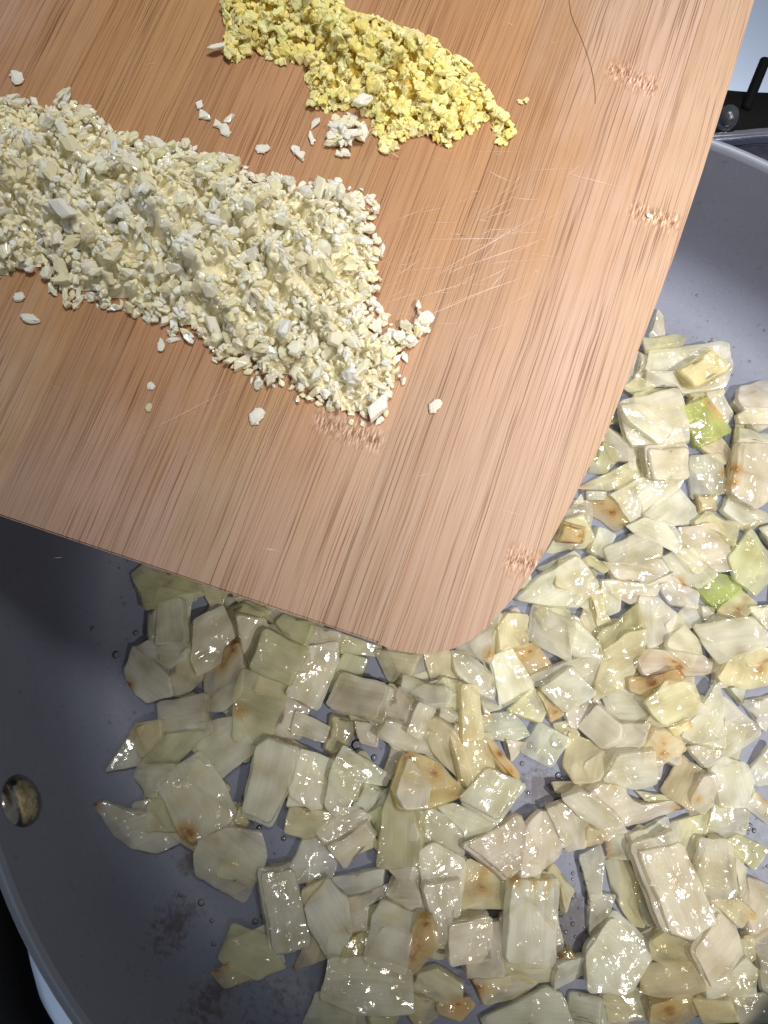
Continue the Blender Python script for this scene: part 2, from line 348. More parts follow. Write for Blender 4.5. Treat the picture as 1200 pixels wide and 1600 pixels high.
D_('w', [550,540,640,510,730,545,795,620,780,670,700,620,600,580]); D_('w', [440,800,680,820,720,760,650,880,560,895,480,860]); D_('w', [420,710,470,720,690,700,720,760,650,830,500,790]); D_('w', [440,650,600,580,690,650,680,700,560,730,470,720])
D_('y', [850,545,920,470,1060,550,1020,640,960,590]); D_('k', [770,565,930,550,1000,610,1020,740,950,745,830,650]); D_('k', [700,700,830,650,950,770,880,830,790,800], [(790,800,30)])
D_('w', [985,480,1015,410,1190,490,1180,530,1070,540]); D_('g', [1020,700,1120,570,1200,690,1180,800,1130,860,1050,790]); D_('y', [1060,540,1160,520,1110,570]); D_('w', [1170,560,1240,545,1240,660])
D_('y', [1000,300,1060,10,1090,40,1060,180,1040,300]); D_('k', [1060,30,1120,0,1250,0,1250,65,1070,65]); D_('k', [1020,380,1050,170,1240,170,1240,400,1160,465], [(1035,280,40),(1030,350,30)], 4); D_('w', [1045,165,1070,75,1220,110,1210,175])
D_('w', [120,740,290,670,310,700,170,770]); D_('y', [330,710,380,695,440,740,420,755], [(340,710,15)]); D_('w', [30,890,120,790,300,690,410,820,310,920,210,920])
C_ = R(800, 900, 3)
C_('y', [360,90,420,50,440,190,470,210,400,230]); C_('w', [415,30,490,25,500,150,440,180], (), 4); C_('w', [165,135,230,120,300,230,400,320,410,380,280,360,270,230]); C_('w', [105,135,285,225,265,395,80,290]); C_('y', [355,125,410,270,400,300,320,230])
C_('w', [880,140,940,150,940,200,890,215]); C_('y', [955,175,1080,70,1140,130,1060,210], [(1050,170,30),(1100,110,22)]); C_('k', [700,70,740,0,870,80,860,150,740,130], [(800,30,22)]); C_('n', [860,50,960,0,1060,20,1060,70,960,160])
C_('w', [1100,150,1240,140,1180,250]); C_('w', [705,230,830,140,890,150,885,220,720,280]); C_('s', [600,110,680,115,760,185,720,290,610,345,590,240]); C_('k', [705,330,720,300,820,235,880,300,880,360,720,345]); C_('g', [410,270,600,125,600,250,420,370])
C_('k', [580,400,620,350,870,360,1020,430,900,460,600,470], [(770,430,40),(740,400,22)]); C_('w', [865,235,1100,205,1200,300,1160,330,1040,370,980,405]); C_('b', [550,480,760,440,790,480,640,560,560,540], [(650,490,48),(790,450,36),(700,460,30)])
C_('y', [970,460,1020,380,1140,335,1240,340,1240,490,1120,515,1000,490], [(1150,430,38),(1180,380,20)]); C_('w', [1000,520,1100,520,1070,600]); C_('k', [440,570,540,530,640,570,720,690,540,690,470,640]); C_('g', [620,590,720,505,860,510,890,590,850,640,710,685])
C_('y', [120,550,145,530,240,640,180,680], [(200,640,36)]); C_('w', [250,640,390,570,410,610,310,700,280,700]); C_('w', [85,470,370,350,415,410,370,510,140,520]); C_('w', [145,525,265,430,385,545,250,635], (), 4.2)
C_('y', [605,255,600,350,545,490,390,585,420,430,440,350,520,280]); C_('w', [510,700,640,690,600,800,470,850,440,810]); C_('w', [1070,590,1240,560,1190,720,1160,700]); C_('w', [990,570,1160,715,1160,750,960,870,900,890,820,790,985,800])
C_('w', [775,750,960,510,990,580,985,800,850,780]); C_('y', [720,690,800,670,830,690,760,725], [(825,690,18)]); C_('w', [310,710,410,605,510,700,510,760,430,810], (), 4.5); C_('y', [200,700,270,690,300,740,250,800])
C_('y', [610,790,640,710,760,725,825,820,700,900,620,880], [(695,765,26),(700,828,32)])
B_ = R(500, 960, 3)
B_('g', [0,60,95,90,90,180,0,150]); B_('g', [95,90,275,150,255,190,100,175]); B_('g', [250,165,470,190,415,280,335,340]); B_('y', [490,170,600,175,650,280,530,330]); B_('y', [820,60,870,0,980,0,970,150,830,170]); B_('w', [625,160,780,60,850,0,800,220], [(800,190,36)])
B_('w', [755,385,835,440,770,460]); B_('g', [540,330,580,300,700,330,690,440,560,450]); B_('w', [620,180,700,190,800,290,800,390,740,360,650,285]); B_('g', [50,350,60,300,115,185,215,215,180,300,80,360]); B_('y', [30,620,55,480,195,505,120,600,65,645])
B_('w', [180,520,270,540,260,610,200,590]); B_('w', [130,290,345,350,300,510,50,440], (), 4.6); B_('w', [270,560,315,480,530,560,520,665,400,630]); B_('w', [375,330,520,430,440,530,310,480]); B_('w', [395,285,610,360,600,440,500,430,390,350])
B_('y', [500,530,555,480,640,550,720,760,640,740,540,640]); B_('y', [600,570,640,520,760,570,830,720,700,820,660,760]); B_('w', [460,425,535,455,470,570,410,540]); B_('w', [565,400,640,470,625,515,555,470]); B_('b', [760,590,800,610,905,740,890,780,790,660], [(880,750,40),(830,660,25)])
B_('b', [910,170,1000,140,1080,240,980,280], [(940,190,35),(980,170,26)]); B_('y', [880,450,1000,350,1055,430,1030,500]); B_('w', [790,210,880,155,990,330,980,370,845,445,820,290]); B_('w', [760,480,900,460,970,560,900,590,770,570], [(790,468,20)]); B_('y', [655,340,740,350,760,570,660,590])
B_('k', [860,580,950,600,890,680]); B_('w', [940,640,1030,510,1165,585,1080,710], (), 4.4)
A_ = R(150, 860, 3)
A_('g', [165,110,225,60,470,140,500,205,420,225,390,235,250,280]); A_('g', [490,165,615,190,585,250,545,255]); A_('w', [600,215,690,220,600,270]); A_('w', [230,295,292,275,292,410,265,420]); A_('g', [600,280,720,250,830,290,780,330,700,420,650,400,620,350])
A_('w', [1010,350,1140,390,1130,470,1010,450]); A_('g', [850,345,880,300,1010,350,985,460,900,400]); A_('w', [295,250,405,230,435,430,290,440], (), 4); A_('w', [190,455,260,430,430,435,420,500,340,545,240,500])
A_('w', [145,560,190,460,290,540,340,600,350,675,230,705,190,665,150,610], [(150,635,40)]); A_('y', [345,600,420,460,450,440,500,570,490,610,400,690,345,680]); A_('w', [465,345,590,265,640,390,600,510,480,575,455,490,470,400])
A_('b', [640,430,665,415,690,450,650,470], [(655,440,50)]); A_('k', [505,590,620,480,680,450,710,570,690,660,600,740,530,740], [(600,530,60),(660,470,40)]); A_('w', [285,715,515,680,520,830,315,850], (), 4.2); A_('w', [820,870,900,690,1000,740,960,890])
A_('g', [660,700,700,560,890,620,880,700,820,850,780,890,650,870], [(680,750,42)]); A_('w', [665,310,790,325,795,370,720,530,690,440]); A_('g', [725,555,800,370,980,465,970,500,910,625]); A_('w', [970,470,1120,440,1125,520,1040,735,900,660]); A_('w', [945,755,1090,830,1060,890,930,850])
F_ = R(140, 1140, 3)
F_('w', [90,190,185,40,250,125,240,155]); F_('y', [185,40,220,-20,340,-40,350,30,250,120], [(240,0,30)]); F_('w', [225,225,240,170,400,170,320,250,330,300,285,300]); F_('g', [230,170,370,20,510,5,500,60,400,160,290,170])
F_('g', [275,310,340,310,440,440,400,465,280,470]); F_('w', [25,340,90,330,180,380,280,395,350,470,410,490,410,540,300,580,200,550,130,490,80,400], [(28,340,40)]); F_('w', [500,60,560,-20,690,-60,780,95,605,225,520,115]); F_('y', [640,440,710,345,750,440,740,460])
F_('k', [315,255,510,110,600,220,675,375,640,440,500,515,450,480], [(480,490,50),(455,460,36)], 4); F_('w', [515,560,540,500,640,450,790,480,815,600,780,700,715,835,515,670], [(605,503,18)]); F_('w', [935,350,950,270,1010,350]); F_('g', [920,480,945,360,1140,390,1090,480,1010,500])
F_('w', [945,230,985,100,1150,160,1070,395,950,290]); F_('w', [720,370,790,90,850,45,985,90,940,250,850,440,720,390], (), 4.2); F_('w', [950,640,1010,510,1090,510,1150,620,1120,690,980,705])
G_ = R(480, 1160, 3)
G_('w', [360,140,400,20,460,30,400,160]); G_('w', [90,280,130,110,175,25,375,160,350,210,260,170,200,280,140,335]); G_('w', [215,290,270,170,365,235,280,335]); G_('g', [290,340,350,300,340,450]); G_('w', [50,420,160,320,210,310,290,350,270,380,90,470]); G_('w', [90,480,270,370,315,440,180,585], (), 4.2)
G_('y', [0,650,90,640,0,740]); G_('w', [620,310,700,300,890,370,740,470,735,400]); G_('g', [330,570,350,340,400,210,545,310,530,560,390,590]); G_('b', [395,210,445,80,490,55,620,100,740,240,560,300,430,300], [(600,150,50),(680,230,40),(480,70,30)]); G_('w', [425,240,480,85,560,200,550,300,450,300])
G_('w', [370,600,540,600,560,780,510,800,380,740,430,640]); G_('w', [530,520,600,490,740,560,700,800,560,800,545,640]); G_('w', [520,430,560,300,735,400,720,520,560,460]); G_('y', [700,660,760,560,930,640,920,760,720,770], [(822,680,30),(830,610,28)])
G_('w', [725,285,850,145,1010,210,890,370], (), 4.4); G_('k', [725,480,980,340,1070,520,920,635], (), 4); G_('w', [120,635,350,590,345,660,250,710,190,700]); G_('w', [180,740,430,645,430,690,290,770,290,860,200,880])
H_ = R(800, 1160, 3)
H_('w', [60,400,130,335,180,340,250,520,100,610,20,620]); H_('y', [205,190,400,185,380,225,215,230]); H_('y', [590,230,700,250,740,275,640,270]); H_('y', [715,220,800,65,890,160,850,260,830,300]); H_('k', [1105,150,1200,10,1260,170,1160,190]); H_('k', [1100,300,1140,240,1250,330,1190,370], [(1190,250,40)])
H_('s', [930,130,1000,80,1110,110,1135,190,1090,295,960,285]); H_('w', [845,250,880,170,930,150,960,230,940,290,850,340], [(865,258,24)]); H_('y', [250,110,280,-40,370,10,465,90,400,170,300,185]); H_('w', [440,170,490,45,640,30,660,120,670,185,580,215])
H_('k', [440,440,540,420,550,530,460,530], [(430,480,36),(440,520,26)]); H_('y', [340,490,350,390,430,410,420,470]); H_('w', [165,310,240,290,340,360,340,485,260,505]); H_('w', [245,260,330,225,400,270,500,360,530,415,430,410,330,345])
H_('k', [330,220,400,180,490,190,560,270,660,300,790,265,800,320,620,370,540,390,470,330], [(780,320,30),(450,190,14)]); H_('w', [910,420,940,290,1110,310,1080,430,990,460]); H_('y', [115,640,185,565,295,700,230,790,210,660]); H_('k', [325,545,410,490,420,560,410,700,365,720])
H_('w', [560,700,600,680,660,830,630,850]); H_('y', [440,570,530,525,580,650,620,860,560,850,480,700]); H_('y', [755,380,900,340,920,350,850,545,790,470]); H_('w', [540,430,730,350,755,430,560,480]); H_('g', [1000,470,1060,440,1190,500,1120,580]); H_('k', [1100,640,1240,680,1220,850,1100,880,1080,800])
H_('y', [940,740,1040,720,1130,805,1070,860], [(1115,795,26)]); H_('w', [1030,550,1110,600,1100,760,1035,720]); H_('w', [870,620,890,460,1020,470,1035,700,900,745], (), 4.6); H_('w', [365,720,480,720,430,820,365,900])
I_ = R(320, 1300, 3)
I_('y', [470,270,560,220,560,280,470,330]); I_('y', [45,665,120,625,240,675,105,720], [(60,655,26),(100,632,18)]); I_('g', [75,590,130,450,290,500,300,550,375,620,250,670,100,610]); I_('y', [420,640,500,470,570,580], [(418,645,32)]); I_('w', [245,170,410,155,490,490,480,530,310,565], (), 4.4)
I_('y', [640,600,670,530,770,450,745,610]); I_('g', [770,840,910,850,880,920,790,930]); I_('y', [960,750,1100,800,1090,880,1000,920,960,850]); I_('w', [560,770,600,600,760,600,960,660,965,840,720,830]); I_('w', [460,930,530,765,700,830,690,930]); I_('w', [480,360,580,225,660,320,680,460,610,630,500,440])
I_('b', [1000,380,1060,370,1090,520,980,680,950,640,960,500], [(1000,520,60),(1040,400,40),(970,590,40)]); I_('w', [745,610,790,400,830,330,1000,380,960,500,940,660]); I_('y', [990,720,1010,655,1090,640,1200,700,1200,790,1100,790], [(1180,800,40)])
J_ = R(660, 1300, 3)
J_('w', [0,250,180,230,130,420,110,520,60,520]); J_('k', [310,440,370,425,380,660,215,680,215,590,310,575]); J_('w', [115,410,305,380,310,575,120,595]); J_('y', [380,600,600,640,610,710,480,690,390,650]); J_('b', [630,580,680,545,710,580], [(640,575,30)])
J_('w', [630,590,765,580,770,650,620,720]); J_('b', [80,800,200,780,230,810,170,860,90,840], [(170,820,50)]); J_('y', [240,680,440,670,530,710,440,770,300,800], [(255,720,50)]); J_('w', [280,870,560,730,640,760,690,900,300,930]); J_('w', [740,850,850,800,960,890,760,930])
J_('w', [400,205,640,240,630,620,600,640,385,590], [(420,210,26),(500,222,24),(580,235,26)], 5)
K_ = R(860, 1300, 1200/340)
K_('y', [510,750,760,700,850,830,700,900,520,900]); K_('y', [570,620,640,540,740,600,780,680,700,760,580,700]); K_('w', [520,580,600,520,610,560,570,640]); K_('y', [1060,560,1190,500,1230,520,1140,600]); K_('y', [1040,600,1110,590,1130,680,1060,720]); K_('k', [1130,610,1240,550,1240,900,1150,850])
K_('w', [850,830,1060,700,1130,760,1130,900,860,900]); K_('k', [740,610,900,420,1030,550,1060,680,850,830], (), 4); K_('w', [205,640,355,440,580,660,420,860,205,840]); K_('y', [300,900,430,860,560,900,540,1020,330,1030]); K_('b', [560,930,720,880,820,960,700,1060,560,1040], [(640,960,60)]); K_('y', [800,920,960,900,1020,1010,860,1060])
K_('w', [1020,920,1180,900,1200,1030,1040,1040]); K_('w', [110,900,280,930,260,1060,90,1040])
H_('w', [550,490,770,430,930,830,800,895,690,870], (), 4.6)

# height field of the pan's inside, raised piece by piece
GN = 321; GS = .16; gx = np.linspace(-GS, GS, GN); GX, GY = np.meshgrid(gx, gx, indexing='xy'); RR = np.hypot(GX, GY)
HF = np.where(RR < .149, pan_z(RR), .05)
def chaikin(p, q, it=1):
    for _ in range(it):
        o = []
        for i in range(len(p)):
            a = p[i]; b = p[(i+1) % len(p)]; o += [a*(1-q)+b*q, a*q+b*(1-q)]
        p = o
    return p
def resample(p, step):
    o = []
    for i in range(len(p)):
        a = p[i]; b = p[(i+1) % len(p)]; n = max(1, int(round(np.linalg.norm(b-a)/step)))
        for k in range(n): o.append(a+(b-a)*k/n)
    return o
def slab(name, poly, thick, curv, axis, spots, seed):
    """a cut piece of onion layer: rounded edges, bowed like the bulb it came from"""
    rg = np.random.default_rng(seed)
    p = [np.array(q) for q in poly]
    if sum(p[i-1][0]*p[i][1]-p[i][0]*p[i-1][1] for i in range(len(p))) < 0: p = p[::-1]
    cc = np.mean(p, 0); p = [cc+(q-cc)*(1+.0013/(np.linalg.norm(q-cc)+1e-6)) for q in p]; p = chaikin(p, .07); p = resample(p, .0012); n = len(p)
    cen = np.mean(p, 0); ph = rg.uniform(0, 6.28, 3); P = []
    for i, q in enumerate(p):
        a = 2*math.pi*i/n; d = q-cen; L = np.linalg.norm(d)+1e-9
        k = 1+.020*math.sin(3*a+ph[0])+.014*math.sin(7*a+ph[1])+rg.normal()*.005
        P.append((cen+d*k, d/L, L))
    size = max(x[2] for x in P); t = thick
    ins_ = rg.uniform(-.0004, .0009); rings = [(-.5, 1.0, .0003+max(0, -ins_)), (-.40, 1.0, .00006+max(0, -ins_)), (.38, 1.0, max(0, ins_)), (.47, 1.0, .0001+max(0, ins_)), (.5, 1.0, .00034+max(0, ins_)), (.505, .80, 0), (.51, .50, 0), (.515, .22, 0)]
    ax = np.array([math.cos(axis), math.sin(axis)]); bx = np.array([-ax[1], ax[0]]); tw = rg.normal()*.06
    def bow(q):
        d = q-cen; u = d@ax; v_ = d@bx
        return -curv*u*u/max(size, 1e-4)-.25*curv*v_*v_/max(size, 1e-4)+tw*u*v_/max(size, 1e-4)
    wv = rg.uniform(0, 6.28, 2); v, f = [], []
    for rz, sc, ins in rings:
        for q, d, L in P:
            qq = cen+(q-cen)*sc-d*min(ins, L*.4)
            wob = .00012*math.sin(qq[0]*900+wv[0])+.00012*math.sin(qq[1]*800+wv[1])
            v.append((qq[0], qq[1], rz*t+bow(qq)+wob))
    m = len(rings); v.append((cen[0], cen[1], .515*t)); v.append((cen[0], cen[1], -.5*t))
    for k in range(m-1):
        for i in range(n): f.append((k*n+i, k*n+(i+1) % n, (k+1)*n+(i+1) % n, (k+1)*n+i))
    for i in range(n): f.append(((m-1)*n+i, (m-1)*n+(i+1) % n, m*n)); f.append(((i+1) % n, i, m*n+1))
    me = mesh(name, v, f); a = me.attributes.new('brown', 'FLOAT', 'POINT')
    arr = np.zeros(len(v), np.float32); V = np.array(v)
    for sx, sy, sr in spots: arr = np.maximum(arr, np.clip(1.25-np.hypot(V[:, 0]-sx, V[:, 1]-sy)/sr*.75, 0, 1))
    a.data.foreach_set('value', arr); me.materials.append(M['onion']); return me

ON_COL = dict(w='milky white', g='pale green tinged', y='soft yellow', k='pinkish beige', b='golden brown seared', n='bright green', s='silvery grey')
CORNER = at(655, 1022, 0)[:2]
def onion_label(kind, poly, spots, cx, cy, world):
    e = poly-poly.mean(0); ev, U = np.linalg.eigh(e.T@e); asp = math.sqrt(max(ev[1], 1e-12)/max(ev[0], 1e-12)); L = np.ptp(e@U[:, 1])
    shp = 'triangular wedge' if len(poly) == 3 else 'long strip' if asp > 2.1 else 'squarish dice' if len(poly) <= 4 else 'many sided chunk'
    sz = 'large' if L > .021 else 'small' if L < .0125 else 'medium'
    br = ' browned' if spots and kind != 'b' else ''
    if world is not None: wh = 'tucked low in the frying layer'
    elif math.hypot(cx, cy) > .118: wh = 'at the pan wall'
    elif math.hypot(cx-CORNER[0], cy-CORNER[1]) < .030: wh = "near the board's rounded corner"
    elif cy > .02 and cx > 0: wh = 'beside the board\'s long edge'
    elif cx < -.03: wh = 'on the handle side of the pan'
    else: wh = 'amid the pan'
    return f'{sz}{br} {ON_COL[kind]} onion {shp} {wh}'
ONION = []
def lay(kind, polypx, spots, thick, idx, world=None):
    t = (thick*.75 if thick else random.uniform(1.7, 3.0))*1e-3
    z = .003; jit = RNG.normal(size=2)*.085
    for it in range(4):
        poly = world if world is not None else np.array([at(x, y, z)[:2] for x, y in polypx])
        msk = inside(poly, GX, GY)
        if msk.sum() < 4:
            c0 = poly.mean(0); msk = np.hypot(GX-c0[0], GY-c0[1]) < .0022
        h = HF[msk]; X = GX[msk]; Y = GY[msk]
        A = np.stack([X-X.mean(), Y-Y.mean(), np.ones_like(X)], 1); co = np.linalg.lstsq(A, h, rcond=None)[0]
        sl = math.hypot(co[0], co[1]); lim = .55
        if sl > lim: co[:2] *= lim/sl
        if len(h) < 8: co[:2] = 0
        co[:2] += jit
        base = co[0]*(X-X.mean())+co[1]*(Y-Y.mean())
        z0 = np.percentile(h-base, 66)
        z = z0+t*.5
    cx, cy = X.mean(), Y.mean()
    zc = z0+t*.55
    e = poly-poly.mean(0); ev = [poly[(i+1) % len(poly)]-poly[i] for i in range(len(poly))]; le = max(ev, key=lambda q: np.linalg.norm(q)); ang = math.atan2(le[1], le[0])-math.pi/2
    ca, sa = math.cos(-ang), math.sin(-ang); Rm = np.array([[ca, -sa], [sa, ca]])
    loc = (poly-np.array([cx, cy]))@Rm.T
    sp = []
    for sx, sy, sr in spots:
        q = at(sx, sy, z)[:2]; q = (q-np.array([cx, cy]))@Rm.T; sp.append((q[0], q[1], sr/4.9e3*.8))
    curv = random.choice((1, 1, 1, -1))*random.uniform(.02, .15)
    if idx >= 900: curv *= .5
    me = slab('onion_piece', loc, t, curv, random.choice((0, 0, math.pi/2)), sp, idx)
    o = link('onion_piece', me)
    nrm = Vector((-co[0], -co[1], 1)).normalized()
    q = Vector((0, 0, 1)).rotation_difference(nrm)@Matrix.Rotation(ang, 3, 'Z').to_quaternion()
    o.rotation_mode = 'QUATERNION'; o.rotation_quaternion = q; o.location = (cx, cy, zc)
    c = np.array(TINT[kind])*random.uniform(.90, 1.08)*RNG.uniform(.975, 1.025, 3); o.color = (*np.clip(c, 0, .9), 1)
    tag(o, onion_label(kind, poly, spots, cx, cy, world), 'onion', 'diced onion frying in the pan')
    if world is None and random.random() < (.5 if thick else .10):     # a second bulb layer clinging on top
        c2 = loc.mean(0); l2 = c2+(loc-c2)*random.uniform(.86, .97)+RNG.normal(size=2)*.0007
        me2 = slab('layer', l2, t*.42, curv, random.choice((0, math.pi/2)), sp, idx+5000)
        o2 = link('layer', me2, o); o2.location = (0, 0, t*.68); o2.color = tuple(o.color); t = t*1.5
    HF[msk] = np.maximum(HF[msk], z0+base+t*.96); ONION.append(o); return o

# lower layer: smaller pieces hidden below, only where the photo has onion above them; and on under the board and past the frame
allpoly = [np.array([at(x, y, .003)[:2] for x, y in pp]) for _, pp, _, _ in PIECES]
cover = np.zeros(GX.shape, bool)
for pl in allpoly: cover |= inside(pl, GX, GY)
hid_px = [(225,905),(500,985),(650,1030),(740,1010),(800,950),(890,800),(960,680),(1020,560),(960,500),(800,600),(560,800),(350,830)]
hidden = inside(np.array([at(x, y, .003)[:2] for x, y in hid_px]), GX, GY) & ~cover
beyond = (RR < .112) & (GX > at(1215, 900, 0)[0]) & ~cover & (GY < .075)
def quad(cx, cy, s):
    a = random.uniform(0, 6.28); w_, h_ = s*random.uniform(.7, 1.1), s*random.uniform(.7, 1.25); ca, sa = math.cos(a), math.sin(a)
    return np.array([(cx+ca*x*w_-sa*y*h_, cy+sa*x*w_+ca*y*h_) for x, y in ((-.5+random.uniform(-.1, .1), -.5), (.5, -.5+random.uniform(-.1, .15)), (.5+random.uniform(-.15, .05), .5), (-.5, .5+random.uniform(-.1, .1)))])
def fill(mask, n, s0, s1, need, idx0, sep):
    ys, xs = np.nonzero(mask); got = []; tries = 0
    while len(got) < n and tries < 6000:
        tries += 1; k = random.randrange(len(xs)); cx, cy = gx[xs[k]], gx[ys[k]]
        if any(math.hypot(cx-a, cy-b) < sep for a, b in got): continue
        pl = quad(cx, cy, random.uniform(s0, s1)); m = inside(pl, GX, GY)
        if m.sum() == 0 or (mask[m].mean() < need): continue
        if np.hypot(pl[:, 0], pl[:, 1]).max() > .135: continue
        got.append((cx, cy)); lay(random.choice('wwwgy'), None, (), None, idx0+len(got), pl)
def join_lower():                         # the countless bits below the visible pieces, one mass
    v, f, tc = [], [], []; bpy.context.view_layer.update()
    for o in ONION:
        b = len(v); m_ = Matrix.LocRotScale(o.location, o.rotation_quaternion, None)
        v += [tuple(m_@q.co) for q in o.data.vertices]; f += [tuple(b+i for i in q.vertices) for q in o.data.polygons]; tc += [tuple(o.color)]*len(o.data.vertices)
    for o in ONION: bpy.data.objects.remove(o)
    ONION.clear(); me = mesh('lower_onion_layer', v, f); a = me.color_attributes.new('tint', 'FLOAT_COLOR', 'POINT'); a.data.foreach_set('color', np.array(tc, np.float32).ravel())
    a = me.attributes.new('brown', 'FLOAT', 'POINT'); a.data.foreach_set('value', np.zeros(len(v), np.float32))
    tag(link('lower_onion_layer', me, None, mat_onion(True)), 'lower layer of diced onion half hidden beneath the top pieces', 'onion', kind='stuff')
fill(cover, 150, .012, .017, .88, 1000, .0070)
join_lower()
fill(hidden, 26, .012, .017, .55, 1200, .011)
fill(beyond, 16, .012, .017, .8, 1300, .012)
for i, (kind, pp, sp, t) in enumerate(PIECES): lay(kind, pp, sp, t, i)

# ------------------------------------------------------------------ oil droplets on the bare coating
dv_, df_ = [], []
def drop(x, y, r):
    z = float(pan_z(math.hypot(x, y))); b = len(dv_); n = 10
    for rr, zz in ((1, 0.0), (.85, .28), (.5, .48)):
        for k in range(n): dv_.append((x+r*rr*math.cos(6.2832*k/n), y+r*rr*math.sin(6.2832*k/n), z+r*zz+.00002))
    dv_.append((x, y, z+r*.55+.00002))
    for j in range(2):
        for k in range(n): df_.append((b+j*n+k, b+j*n+(k+1) % n, b+(j+1)*n+(k+1) % n, b+(j+1)*n+k))
    for k in range(n): df_.append((b+2*n+k, b+2*n+(k+1) % n, b+3*n))
zones = [((1020,280,1200,600),120,.00042), ((20,1300,420,1560),110,.00055), ((20,840,220,1200),45,.00035), ((380,1200,470,1340),26,.00055), ((760,1150,900,1300),30,.0006), ((860,1330,930,1480),34,.0006), ((540,1150,620,1210),12,.0006), ((1140,1260,1200,1360),16,.0006)]
for (x0, y0, x1, y1), n, r in zones:
    for _ in range(n):
        q = at(random.uniform(x0, x1), random.uniform(y0, y1), .0)
        if math.hypot(q[0], q[1]) < .134: drop(q[0], q[1], r*random.lognormvariate(-.2, .55))
od = link('oil_droplets', mesh('oil_droplets', dv_, df_), None, M['oil']); tag(od, 'tiny clear oil droplets spattered over the bare pan coating', 'oil', kind='stuff')

# ------------------------------------------------------------------ bamboo board
ZB = .095; BT = .011
oa = at(655, 1022, ZB); ga = at(510, 950, ZB); gb = at(690, 450, ZB)
GRA = math.atan2(gb[1]-ga[1], gb[0]-ga[0])-math.pi/2        # grain runs along local y
board = empty('cutting_board', (oa[0], oa[1], ZB-BT), GRA)
cg, sg = math.cos(-GRA), math.sin(-GRA)
def bl(px, py, z=ZB):                                       # photo point -> board-local x, y
    q = at(px, py, z)-oa; return np.array([cg*q[0]-sg*q[1], sg*q[0]+cg*q[1]])
e1, e2 = bl(0, 808), bl(600, 1010)
right = [bl(*p) for p in ((1180,0),(1140,135),(1100,265),(1055,400),(1015,505),(952,670),(887,800),(850,868),(822,910),(792,946),(762,980),(735,1001),(708,1014),(680,1021),(655,1022),(625,1018),(600,1010))]
dr = (e1-e2)/np.linalg.norm(e1-e2); W = .245; xr = right[0][0]
left_end = e2+dr*(W-.060)
top = right[0][1]+.10
mid = lambda p: np.array([2*(xr-W/2)-p[0], p[1]])
outl = [np.array([xr+.001, top-.02]), ]+right+[e1, left_end, left_end+np.array([-.012, .004]), left_end+np.array([-.022, .016]), left_end+np.array([-.027, .032]), left_end+np.array([-.040, .10]), left_end+np.array([-.046, .20]), np.array([left_end[0]-.044, top-.02]), np.array([left_end[0]-.030, top]), np.array([xr-.018, top]), np.array([xr-.005, top-.006])]
xs = [p[0] for p in outl]; x_lo, x_hi = min(xs), max(xs)
j1 = bl(560, 815)[0]; j2 = bl(745, 565)[0]
cuts = [j1]
step = (j2-j1) if .012 < (j2-j1) < .024 else .018
k = 1
rs = random.Random(3)
x = j1
while x < x_hi-.008: x += step*rs.uniform(.92, 1.08); cuts.append(x)
x = j1
while x > x_lo+.008: x -= step*rs.uniform(.92, 1.08); cuts.append(x)
cuts = sorted(cuts)
bcx = (x_lo+x_hi)/2; bcy = sum(p[1] for p in outl)/len(outl)+.06
def clip(poly, xc, keep_less):
    o = []
    for i in range(len(poly)):
        a, b = poly[i], poly[(i+1) % len(poly)]
        ia = (a[0] <= xc) if keep_less else (a[0] >= xc); ib = (b[0] <= xc) if keep_less else (b[0] >= xc)
        if ia: o.append(a)
        if ia != ib: tt = (xc-a[0])/(b[0]-a[0]); o.append(a+(b-a)*tt)
    return o
wc = bl(430, 190)
NODES = []
for px, py, hw, hl in ((988,122,.0072,.0042),(1022,340,.0065,.0036),(545,672,.0088,.0040),(822,880,.0048,.0046)):
    q = bl(px, py); NODES.append((float(q[0]), float(q[1]), hw, hl))
MB = mat_bamboo(NODES, (float(wc[0]), float(wc[1]), .074, .084))
for i in range(-1, len(cuts)):
    a = cuts[i] if i >= 0 else x_lo-1; b = cuts[i+1] if i+1 < len(cuts) else x_hi+1
    pl = outl
    if i >= 0: pl = clip(pl, a+.00003, False)
    if pl and i+1 < len(cuts): pl = clip(pl, b-.00003, True)
    if len(pl) < 3: continue
    bm = bmesh.new(); n = len(pl); dz = rs.uniform(-.00005, .00005)
    tv = [bm.verts.new((p[0], p[1], BT+dz)) for p in pl]; bv = [bm.verts.new((p[0] if any(abs(p[0]-c_) < .0002 for c_ in cuts) else p[0]+(bcx-p[0])*.05, p[1]+(bcy-p[1])*.035, 0)) for p in pl]
    bm.faces.new(tv); bm.faces.new(bv[::-1])
    for k in range(n): bm.faces.new((tv[k], bv[k], bv[(k+1) % n], tv[(k+1) % n]))
    bmesh.ops.recalc_face_normals(bm, faces=bm.faces); bm.edges.ensure_lookup_table()
    sel = []
    for e in bm.edges:
        zz = [vv.co.z for vv in e.verts]
        if min(zz) > BT*.5 or max(zz) < BT*.5:
            m_ = (e.verts[0].co.x+e.verts[1].co.x)/2; onc = any(abs(e.verts[0].co.x-c_) < .0001 and abs(e.verts[1].co.x-c_) < .0001 for c_ in cuts)
            if not onc: sel.append(e)
    bmesh.ops.bevel(bm, geom=sel, offset=.0006, segments=2, affect='EDGES', clamp_overlap=True)
    me = bpy.data.meshes.new('bamboo_strip'); bm.to_mesh(me); bm.free()
    o = link('bamboo_strip', me, board, MB); s_ = rs.uniform(.88, 1.10); o.color = (s_, s_*rs.uniform(.97, 1.02), s_*rs.uniform(.94, 1.03), 1)
